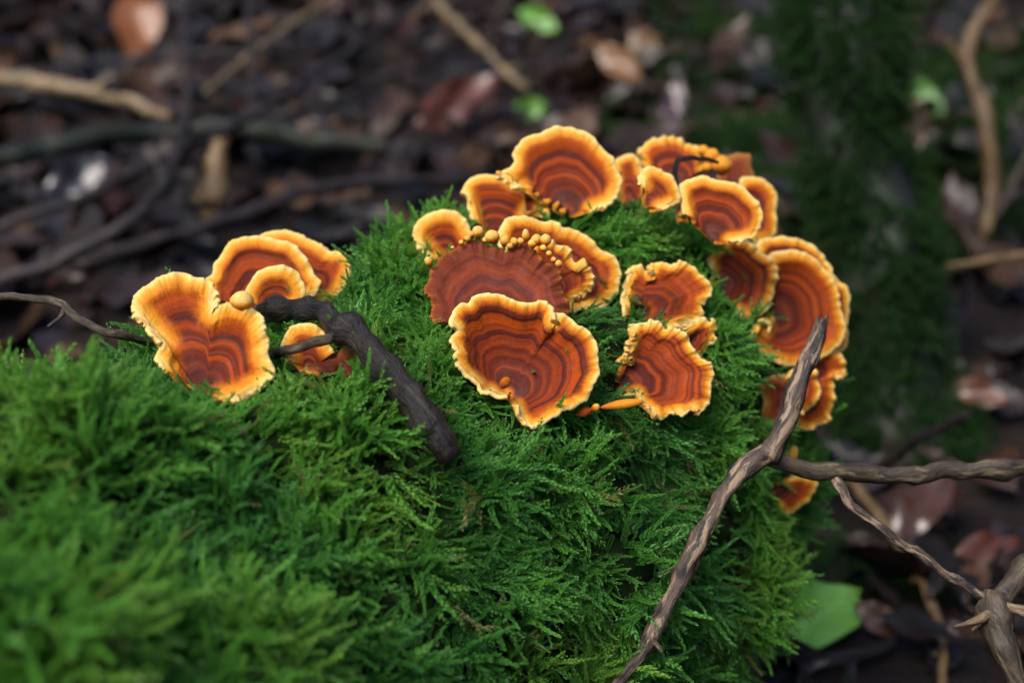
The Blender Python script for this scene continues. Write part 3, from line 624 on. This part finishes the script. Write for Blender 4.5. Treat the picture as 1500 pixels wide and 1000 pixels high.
# ------------------------------------------------------------------ moss shoots
def leaf_quad(V, F_, H, p, d, up, l, w, h0):
    d = d / np.linalg.norm(d); sdv = np.cross(d, up); sdv /= np.linalg.norm(sdv) + 1e-9; nn = np.cross(sdv, d)
    k = len(V); V += [p, p + d * l * .42 + sdv * w - nn * w * .35, p + d * l + nn * l * .12, p + d * l * .42 - sdv * w - nn * w * .35]; F_ += [[k, k + 1, k + 2], [k, k + 2, k + 3]]; H += [h0 * .7, h0, min(1, h0 + .2), h0]
def shoot(seed, pinnate):
    r = np.random.default_rng(seed); V = []; F_ = []; H = []
    bend = r.uniform(.15, .45); ba = r.uniform(0, 6.28)
    def C(t): return np.array([bend * t * t * math.cos(ba), bend * t * t * math.sin(ba), t * (1 - .12 * t)])
    nl = 44 if pinnate else 60
    for i in range(nl):
        t = .08 + .92 * i / (nl - 1); p = C(t); tg = C(min(t + .03, 1.05)) - C(t - .03); tg /= np.linalg.norm(tg)
        a = i * 2.4 + r.uniform(-.3, .3); o = np.array([math.cos(a), math.sin(a), 0]); o -= tg * (o @ tg); o /= np.linalg.norm(o)
        sz = (1 - .55 * t) * r.uniform(.85, 1.15)
        leaf_quad(V, F_, H, p, tg * (.75 + .5 * t) + o * .8 * (1 - .4 * t), tg, .145 * sz, .044 * sz, .15 + .75 * t)
    if pinnate:
        nb = 4
        for b in range(nb):
            t0 = .22 + .62 * b / (nb - 1); p0 = C(t0); tg = C(t0 + .03) - C(t0 - .03); tg /= np.linalg.norm(tg)
            a = (b % 2) * math.pi + r.uniform(-.45, .45); o = np.array([math.cos(a), math.sin(a), 0])
            dv = tg * .75 + o * .75; dv /= np.linalg.norm(dv); Lb = .46 * (1 - .62 * (t0 - .22)) * r.uniform(.75, 1.1)
            for i in range(12):
                q = (i + .6) / 12; p = p0 + dv * Lb * q + np.array([0, 0, .06 * q * q])
                a2 = i * 2.4; oo = np.array([math.cos(a2), math.sin(a2), .3]); oo -= dv * (oo @ dv); oo /= np.linalg.norm(oo)
                sz = 1 - .5 * q
                leaf_quad(V, F_, H, p, dv * 1.0 + oo * .75, tg, .11 * sz, .034 * sz, .25 + .5 * t0 + .2 * q)
    return np.array(V), F_, np.array(H)
PROTO = bpy.data.collections.new('shoot_shapes')      # not linked to the scene: only source shapes for the moss
def proto_set(mat, nm):
    res = []
    for k in range(6):
        V, F_, H = shoot(100 + k, k % 3 == 2)
        o = mesh_obj('%s_shoot' % nm, V, F_, mat, None, False, {'hh': ('FLOAT', H)})
        COL.objects.unlink(o); PROTO.objects.link(o); res.append(o)
    return res
PR = {'g': proto_set(MOSS, 'green'), 'd': proto_set(MOSS_DARK, 'dark')}
def euler_z_to(d, roll):
    d = d / np.linalg.norm(d, axis=1, keepdims=True)
    ref = np.where(np.abs(d[:, 2:3]) > .95, np.array([[1., 0, 0]]), np.array([[0, 0, 1.]]))
    x = np.cross(ref, d); x /= np.linalg.norm(x, axis=1, keepdims=True); y = np.cross(d, x)
    c, s = np.cos(roll)[:, None], np.sin(roll)[:, None]; X = x * c + y * s; Y = -x * s + y * c
    return np.stack([np.arctan2(Y[:, 2], d[:, 2]), -np.arcsin(np.clip(X[:, 2], -1, 1)), np.arctan2(X[:, 1], X[:, 0])], -1)
def moss_object(name, pts, dirs, scl, tint, protos, parent, label=None):
    n = len(pts)
    o = mesh_obj(name, pts, [], None, None, False, {'rot': ('FLOAT_VECTOR', euler_z_to(dirs, rng.uniform(0, 6.28, n))), 'scl': ('FLOAT', scl), 'tint': ('FLOAT', tint), 'pick': ('INT', rng.integers(0, 6, n))})
    ng = bpy.data.node_groups.new(name, 'GeometryNodeTree')
    ng.interface.new_socket('Geometry', in_out='INPUT', socket_type='NodeSocketGeometry'); ng.interface.new_socket('Geometry', in_out='OUTPUT', socket_type='NodeSocketGeometry')
    N = ng.nodes; gi = N.new('NodeGroupInput'); go = N.new('NodeGroupOutput'); ip = N.new('GeometryNodeInstanceOnPoints'); g2 = N.new('GeometryNodeGeometryToInstance')
    for p in protos[::-1]:
        oi = N.new('GeometryNodeObjectInfo'); oi.inputs[0].default_value = p; ng.links.new(oi.outputs['Geometry'], g2.inputs[0])
    def na(nm, ty):
        x = N.new('GeometryNodeInputNamedAttribute'); x.data_type = ty; x.inputs[0].default_value = nm; return x.outputs[0]
    ng.links.new(gi.outputs[0], ip.inputs['Points']); ng.links.new(g2.outputs[0], ip.inputs['Instance']); ip.inputs['Pick Instance'].default_value = True
    ng.links.new(na('pick', 'INT'), ip.inputs['Instance Index']); ng.links.new(na('rot', 'FLOAT_VECTOR'), ip.inputs['Rotation']); ng.links.new(na('scl', 'FLOAT'), ip.inputs['Scale'])
    ng.links.new(ip.outputs[0], go.inputs[0])
    md = o.modifiers.new('shoots', 'NODES'); md.node_group = ng
    o['kind'] = 'stuff'
    if label: o['label'] = label
    if parent: adopt(o, parent)
    return o
def sample(V, Fq, n, wfun=None):
    a, b, c, d = (V[Fq[:, k]] for k in range(4)); ar = np.linalg.norm(np.cross(c - a, d - b), axis=1) / 2
    cen = (a + b + c + d) / 4; nr_ = np.cross(c - a, d - b); nr_ /= np.linalg.norm(nr_, axis=1, keepdims=True) + 1e-12
    w = ar * (wfun(cen, nr_) if wfun is not None else 1); i = rng.choice(len(Fq), n, p=w / w.sum())
    u, v = rng.uniform(size=(2, n, 1)); P = a[i] * (1 - u) * (1 - v) + b[i] * u * (1 - v) + c[i] * u * v + d[i] * (1 - u) * v
    return P, nr_[i]
def wlog(c, n):
    vw = CAM - c; dist = np.linalg.norm(vw, axis=1, keepdims=True); f = (n * vw / dist).sum(1)
    w = np.clip((f + .45) / .5, .05, 1) * np.where(c[:, 2] < .015, .1, 1)
    s_ = (c[:, :2] - C1) @ AX; w *= np.clip((s_ + .62) / .2, .05, 1)
    w *= .22 + 1.0 * np.clip(.5 + 1.1 * snoise(c, 44, 2, 28.0), 0, 1)
    pu, pv, pf = project(c); w *= 1 + 1.0 * np.exp(-((pu - 900) / 230) ** 2 - ((pv - 480) / 170) ** 2)
    return w
NM = 84000
P_, N_ = sample(LV, LF, NM, wlog)
clump = snoise(P_, 45, 2, 34.0); flow = np.stack([snoise(P_, 46 + k, 2, 26.0) for k in range(3)], -1)
tang = rng.normal(size=(NM, 3)) * .55 + flow * .9 + np.array([.12, -.10, .02]); tang -= N_ * (tang * N_).sum(1, keepdims=True)
steep = np.clip(1 - N_[:, 2], 0, 1)[:, None]
D_ = N_ * rng.uniform(.25, .9, (NM, 1)) + tang * .9 + np.array([0, 0, -.30]) * steep
D_ /= np.linalg.norm(D_, axis=1, keepdims=True)
S_ = .0108 * rng.uniform(.65, 1.25, NM) * (1 + .42 * clump)
P_ = P_ + N_ * (rng.uniform(-.0015, .0022, NM) + .0030 * clump)[:, None]
# drop shoots that would poke through a cap
CP = np.vstack(CAPPTS)[::2]
kd = KDTree(len(CP))
for i, c in enumerate(CP): kd.insert((c[0], c[1], 0), i)
kd.balance()
keep = np.ones(NM, bool)
for fr in (.45, .85, 1.1):
    U, Vv, Fd = project(P_ + D_ * (S_ * fr)[:, None])
    for i in np.nonzero(keep & (U > 150) & (U < 1280) & (Vv > 150) & (Vv < 780))[0]:
        co, j, dist = kd.find((U[i], Vv[i], 0))
        if dist < 5:
            c = CP[j]
            if c[3] > .16 and Fd[i] < c[2] + .004: keep[i] = False
tint = np.clip(.5 + .55 * snoise(P_, 48, 3, 16.0) + rng.normal(size=NM) * .12, 0, 1)
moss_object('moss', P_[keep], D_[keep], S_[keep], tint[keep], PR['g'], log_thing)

# moss on the trunk
tv = np.array([v.co[:] for v in trunk.data.vertices]); tf = np.array([list(p.vertices) for p in trunk.data.polygons if len(p.vertices) == 4])
Pt, Nt = sample(tv, tf, 9000)
cent = np.stack([np.interp(Pt[:, 2], trow[::-1, 2][::-1] if trow[0, 2] < trow[-1, 2] else trow[::-1, 2], trow[:, k] if trow[0, 2] < trow[-1, 2] else trow[::-1, k]) for k in range(3)], -1)
Nt = Pt - cent; Nt[:, 2] = 0; Nt /= np.linalg.norm(Nt, axis=1, keepdims=True) + 1e-9
m_ = snoise(Pt, 60, 2, 12.0) > -.8; Pt, Nt = Pt[m_], Nt[m_]
Dt = Nt * .8 + rng.normal(size=Pt.shape) * .45 + np.array([0, 0, -.35]); 
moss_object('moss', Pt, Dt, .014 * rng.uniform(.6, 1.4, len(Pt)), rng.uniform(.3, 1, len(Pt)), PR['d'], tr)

# moss on the ground round the trunk and behind the crest
def ground_moss(name, label, c, rad, n, s0, seed):
    r = np.random.default_rng(seed); a = r.uniform(0, 6.28, n); q = np.sqrt(r.uniform(size=n)) * (1 + .35 * np.sin(a * 3 + seed) + .2 * np.sin(a * 5 + 2 * seed))
    x = c[0] + rad[0] * q * np.cos(a); y = c[1] + rad[1] * q * np.sin(a)
    hump = .022 * np.clip(1 - q, 0, 1) * min(1, rad[0] / .08)
    p = np.stack([x, y, gz(x, y) + hump], -1); d = r.normal(size=(n, 3)) * .6 + np.array([0, 0, .8])
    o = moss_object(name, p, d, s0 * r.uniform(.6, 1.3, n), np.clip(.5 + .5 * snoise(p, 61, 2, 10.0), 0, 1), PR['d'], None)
    tag(o, label, 'moss', 'moss cushions on the ground', 'stuff')
def gp(u, v): d = float(ground_depth(u, v)); return at(u, v, d)
ground_moss('ground_moss', 'dark green moss cushion behind the crest brackets', gp(1060, 205), (.13, .10), 2400, .018, 2)
ground_moss('ground_moss', 'dark green moss cushion at the foot of the mossy trunk', gp(1180, 300), (.12, .12), 2600, .017, 3)
ground_moss('ground_moss', 'dim moss cushion beyond the mossy trunk under the pale green leaf', gp(1350, 265), (.09, .09), 1400, .018, 4)
ground_moss('ground_moss', 'dim moss spread past the tan wavy vine stem', gp(1480, 160), (.20, .25), 2600, .02, 5)
ground_moss('ground_moss', 'small moss tuft low in the litter beside the log end', gp(1300, 800), (.035, .03), 450, .012, 6)
ground_moss('ground_moss', 'dark moss cushion far behind the mossy trunk', gp(1200, 60), (.22, .3), 2400, .022, 8)

# ------------------------------------------------------------------ fallen leaves
def mat_leaf(name, stops, rough=(.22, .55), fixed=None, coat=.16):
    s = NT(name); P = s.n('ShaderNodeTexCoord').outputs['Object']
    rnd = s.n('ShaderNodeObjectInfo').outputs['Random'] if not fixed else s.attr('lc').outputs['Fac']
    col = s.ramp(rnd, stops)
    n1 = s.noise(P, 60, 4, .6); n2 = s.noise(P, 400, 3, .6)
    col = s.mix(s.ss(n1, .42, .72, 0, .65), col, (.007, .005, .005)); col = s.mix(s.ss(n2, .55, .75, 0, .3), col, (.06, .036, .026))
    s.bsdf(col, s.ss(n1, .3, .7, *rough), s.bump(s.math('ADD', n1, s.math('MULTIPLY', n2, .3)), .7, .002), Specular_IOR_Level=.30, Coat_Weight=coat, Coat_Roughness=.17)
    return s.m
BROWNS = [(0, (.004, .0035, .005)), (.25, (.008, .005, .005)), (.45, (.018, .007, .005)), (.62, (.034, .011, .007)), (.76, (.012, .011, .015)), (.90, (.05, .021, .009)), (1, (.09, .045, .020))]
LITTER = mat_leaf('litter', BROWNS, fixed=True)
def tone(c): return [(0, tuple(x * .6 for x in c)), (1, tuple(x * 1.3 for x in c))]
TONES = {'blackish': (.005, .004, .006), 'dark brown': (.010, .006, .005), 'reddish': (.032, .010, .007), 'slate grey': (.014, .014, .020), 'chestnut': (.05, .018, .009), 'tan': (.095, .045, .020)}
def flat_leaf_mat(nm, a, b, rough=.35, trans=0.0):
    s = NT(nm); P = s.pos(); n1 = s.noise(P, 130, 4, .6)
    s.bsdf(s.mix(s.ss(n1, .35, .7), a, b), s.ss(n1, .3, .7, rough * .7, rough * 1.4), s.bump(n1, .5, .001), Specular_IOR_Level=.4, Coat_Weight=.12, Coat_Roughness=.25); return s.m
def leaf_blade(nx=7, ny=13, width=.42, fold=.25, curl=.3, twist=.3, seed=0, tooth=0.0):
    """unit-length blade along +Y; midrib fold, curl and wavy edge"""
    r = np.random.default_rng(seed); t = np.linspace(0, 1, ny)[:, None]; s_ = np.linspace(-1, 1, nx)[None]
    pk = r.uniform(.75, 1.25); w = width / 2 * np.sin(np.pi * t ** pk) ** .85 * (1 + tooth * np.sin(t * 60)) + .004
    x = s_ * w; y = np.broadcast_to(t, x.shape)
    z = fold * np.abs(x) + curl * (t - .5) ** 2 * r.choice([-1, 1]) + twist * x * (t - .5) + .035 * np.sin(t * 14 + r.uniform(0, 6)) * np.abs(s_) + .03 * np.sin(t * 9 + s_ * 2)
    return np.stack([x, y, z], -1).reshape(-1, 3), grid_faces(ny, nx)
def midrib(width=.02, curl=0, seed=0, V=None, nx=7, ny=13):
    c = V.reshape(ny, nx, 3)[:, nx // 2]; c = np.vstack([[0, -.16, c[0, 2] + .01], c]); k = len(c); w = np.linspace(width, width * .25, k)
    a = np.linspace(0, 2 * math.pi, 5, endpoint=False)
    W = c[:, None] + w[:, None, None] * np.stack([np.cos(a), np.zeros(5), np.sin(a)], -1)[None] * .5
    return W.reshape(-1, 3), grid_faces(k, 5, True)
def leaf_meshes(k, mat, ribmat, **kw):
    V, F_ = leaf_blade(seed=k, **kw); b = mesh_obj('fallen_leaf', V, F_, mat); W, G_ = midrib(V=V); m = mesh_obj('midrib', W, G_, ribmat)
    mb, mm = b.data, m.data; bpy.data.objects.remove(b); bpy.data.objects.remove(m); return mb, mm
RIB = flat_leaf_mat('leaf_rib', (.06, .035, .02), (.12, .07, .035))
LM = {}
for ti, (tn, tc) in enumerate(TONES.items()):
    mt = mat_leaf('leaf_' + tn.replace(' ', '_'), tone(tc))
    for sh, (w0, w1) in (('narrow', (.24, .36)), ('broad', (.46, .66))):
        LM[tn, sh] = [leaf_meshes(ti * 10 + k, mt, RIB, width=random.uniform(w0, w1), fold=random.uniform(.05, .5), curl=random.uniform(.1, .9), twist=random.uniform(-.6, .6)) for k in range(3)]
def frame(p0, p1, facing):
    y = (p1 - p0); L = np.linalg.norm(y); y = y / L; z = facing - y * (facing @ y); z /= np.linalg.norm(z); x = np.cross(y, z)
    return Matrix(((x[0], y[0], z[0], p0[0]), (x[1], y[1], z[1], p0[1]), (x[2], y[2], z[2], p0[2]), (0, 0, 0, 1))), L
def place_leaf(name, label, mb, mm, p0, p1, facing, wscale=1.0, group=None):
    M, L = frame(np.array(p0, float), np.array(p1, float), np.array(facing, float))
    o = bpy.data.objects.new(name, mb); COL.objects.link(o); o.matrix_world = M @ Matrix.Diagonal((L * wscale, L, L, 1)); tag(o, label, 'leaf', group)
    if mm: c = bpy.data.objects.new('midrib', mm); COL.objects.link(c); c.parent = o
    return o
def special(label, p0, p1, wpx, lean, cols, seed, h=.01, fold=.2, curl=.25, name='fallen_leaf', rough=.35, tooth=0.0):
    """leaf whose lower end touches the litter; the other end rises by lean"""
    lo, hi = (p0, p1) if p0[1] > p1[1] else (p1, p0)
    d = float(ground_depth(lo[0], lo[1], h)); lenm = math.dist(p0, p1) * d / FPX
    A_ = at(lo[0], lo[1], d); B_ = at(hi[0], hi[1], d + lean * lenm); a_, b_ = (A_, B_) if lo is p0 else (B_, A_)
    L = np.linalg.norm(B_ - A_); wr = wpx * d / FPX / L
    cols = [tuple(x * .62 for x in c) for c in cols]
    mat = flat_leaf_mat('leaf_colour', cols[0], cols[1], rough); rib = flat_leaf_mat('rib_colour', tuple(c * 1.3 for c in cols[1]), tuple(c * 1.5 for c in cols[1]))
    mb, mm = leaf_meshes(seed, mat, rib, width=wr, fold=fold, curl=curl, twist=.2, tooth=tooth, nx=9, ny=17) if False else leaf_meshes(seed, mat, rib, width=wr, fold=fold, curl=curl, twist=.2, tooth=tooth)
    return place_leaf(name, label, mb, mm, a_, b_, CAM - A_ + np.array([0, 0, .3]))
special('orange-brown pointed leaf hanging tip down in the litter', (204, -12), (198, 88), 72, .4, ((.33, .10, .018), (.22, .065, .015)), 3)
special('bright green broad leaf lying at the foot of the log', (1092, 952), (1252, 876), 112, .9, ((.26, .62, .07), (.34, .72, .11)), 4, fold=.65, curl=.15, h=.015)
special('dark green leaf half under the bright green one', (1075, 1000), (1180, 965), 40, .3, ((.03, .10, .02), (.05, .14, .03)), 5)
special('pale green leaf standing by the mossy trunk', (1292, 112), (1386, 170), 52, .4, ((.11, .26, .06), (.16, .34, .09)), 6, h=.02)
special('dull pink leaf below the pale green one', (1300, 180), (1345, 235), 60, .4, ((.22, .085, .07), (.14, .05, .04)), 7, h=.01)
special('small bright green leaflet high in the litter', (760, 14), (818, 46), 34, .4, ((.09, .30, .02), (.14, .36, .03)), 8)
special('small green leaflet at the foot of the tan stalk', (745, 165), (802, 155), 36, .4, ((.10, .26, .02), (.15, .33, .04)), 9)
special('tan oval leaf propped on edge among darker ones', (868, 62), (938, 118), 42, .4, ((.27, .13, .05), (.20, .09, .035)), 10)
special('olive-tan leaf next to the tan oval one', (925, 50), (965, 85), 40, .4, ((.19, .10, .03), (.12, .06, .02)), 11)
special('rust coloured leaf lying over another rusty leaf', (610, 165), (735, 115), 46, .4, ((.16, .042, .022), (.10, .03, .02)), 12)
special('rust coloured leaf lying under another rusty leaf', (600, 190), (700, 150), 40, .4, ((.12, .036, .02), (.08, .026, .02)), 13)
special('slate grey wet leaf beside the tan dry reed', (115, 100), (200, 110), 56, .3, ((.045, .048, .06), (.03, .03, .04)), 14, rough=.2)
special('dark purple wet leaf under the curved branch', (60, 285), (165, 235), 52, .3, ((.045, .04, .055), (.03, .026, .034)), 15, rough=.2)
special('curled mauve leaf standing on edge behind the largest crest bracket', (975, 190), (998, 112), 34, .3, ((.085, .042, .052), (.05, .026, .032)), 16, rough=.25)
special('small yellow-orange leaf fragment near the foot of the vine stem', (1330, 385), (1362, 370), 26, .3, ((.40, .19, .03), (.3, .12, .02)), 17)
special('glossy wet brown leaf under the cross stem of the forked branch', (1300, 790), (1400, 690), 62, .35, ((.10, .038, .02), (.06, .024, .016)), 18, rough=.14, h=.012)
special('rusty leaf lying past the mossy trunk foot', (1385, 560), (1480, 590), 40, .35, ((.14, .05, .024), (.09, .03, .018)), 19)
special('reddish leaf lying near the knotty olive stem', (1400, 810), (1500, 790), 44, .35, ((.13, .04, .02), (.08, .028, .018)), 20)
special('brown leaf lying beside the pale thin twig', (1250, 880), (1320, 930), 44, .3, ((.15, .065, .03), (.08, .035, .02)), 21)

rl = np.random.default_rng(99)
cnt = 0
while cnt < 250:
    u = rl.uniform(-60, 1560); v = rl.uniform(-50, 1000)
    if v > 540 and u < 1120: continue
    if v > 830 and u < 1290: continue
    if v > 330 and 500 < u < 1100: continue
    d = float(ground_depth(u, v)); p = at(u, v, d)
    if d > 2.3: continue
    L = rl.uniform(.045, .09) * (1 if d > .9 else .42); yaw = rl.uniform(0, 6.28); pit = rl.normal() * .22
    dr = np.array([math.cos(yaw) * math.cos(pit), math.sin(yaw) * math.cos(pit), math.sin(pit)])
    nz = np.array([rl.normal() * .38, rl.normal() * .38 - .15, 1.0])
    z0 = float(gz(p[0], p[1])) + rl.uniform(.004, .022) + abs(math.sin(pit)) * L * .5
    c = np.array([p[0], p[1], z0]); tn = rl.choice(list(TONES), p=[.18, .22, .18, .22, .13, .07]); sh = rl.choice(['narrow', 'broad'])
    mb, mm = LM[tn, sh][rl.integers(3)]
    zone = 'among the crossing sticks' if u < 620 and v < 420 else 'behind the crest brackets' if u < 1150 else 'around the mossy tree' if v < 400 else 'under the forked branch'
    place_leaf('fallen_leaf', '%s %s wet leaf in the litter %s' % (sh, tn, zone), mb, mm, c - dr * L / 2, c + dr * L / 2, nz, rl.uniform(.85, 1.2), 'wet fallen leaves in the litter')
    cnt += 1
# the rest of the litter: small leaves and fragments nobody could count
VV = []; FF = []; LC = []; k = 0
bl = [leaf_blade(5, 7, rl.uniform(.25, .6), rl.uniform(0, .4), rl.uniform(0, .8), rl.uniform(-.5, .5), q) for q in range(10)]
nL = 6500
for q in range(nL):
    x = rl.uniform(-1.25, 1.25); y = rl.uniform(.12, 2.6)
    L = rl.uniform(.022, .07) * (1 if y > .75 else .7); yaw = rl.uniform(0, 6.28); V, F_ = bl[rl.integers(10)]
    n_ = np.array([rl.normal() * .5, rl.normal() * .5, 1]); yv = np.array([math.cos(yaw), math.sin(yaw), rl.normal() * .25])
    p0 = np.array([x, y, float(0)]); M, LL = frame(p0, p0 + yv, n_); M3 = np.array(M.to_3x3()) * L
    VV.append(V @ M3.T + np.array([x, y, rl.uniform(.0, .014)])); FF.append(F_ + k); LC.append(np.full(len(V), rl.uniform())); k += len(V)
VV = np.vstack(VV); VV[:, 2] += gz(VV[:, 0], VV[:, 1])
lt = mesh_obj('leaf_litter', VV, np.vstack(FF), LITTER, None, True, {'lc': ('FLOAT', np.concatenate(LC))})
tag(lt, 'wet brown leaf fragments carpeting the forest floor', 'leaf litter', None, 'stuff')

# ------------------------------------------------------------------ unseen leafy ring, added to block low sky light and darken the background
rf = np.random.default_rng(5)
nF = 9000; az = rf.uniform(0, 2 * math.pi, nF); rad_ = rf.uniform(3.0, 4.2, nF); hz_ = rf.uniform(0, 1, nF) ** .8 * (1.9 + .6 * np.sin(az * 3 + 1) + .5 * np.sin(az * 7))
c = np.stack([np.sin(az) * rad_, .6 + np.cos(az) * rad_, hz_], -1); V, F_ = leaf_blade(3, 4, .5, .3, .2, .2, 3)
d1 = rf.normal(size=(nF, 3)); d1[:, 2] -= .5; d1 /= np.linalg.norm(d1, axis=1, keepdims=True); d2 = np.cross(d1, rf.normal(size=(nF, 3))); d2 /= np.linalg.norm(d2, axis=1, keepdims=True); d3 = np.cross(d1, d2)
sz = rf.uniform(.16, .32, nF)[:, None, None]
W = c[:, None] + sz * (V[None, :, 0:1] * d2[:, None] * 1.3 + V[None, :, 1:2] * d1[:, None] + V[None, :, 2:3] * d3[:, None])
FFt = (F_[None] + (np.arange(nF) * len(V))[:, None, None]).reshape(-1, 4)
tk = mesh_obj('added_leaf_screen', W.reshape(-1, 3), FFt, flat_leaf_mat('added_screen_leaf', (.018, .05, .012), (.035, .085, .02), .5), None, True)
tag(tk, 'unseen ring of dark leaves added to block the low sky light', 'undergrowth', None, 'stuff')
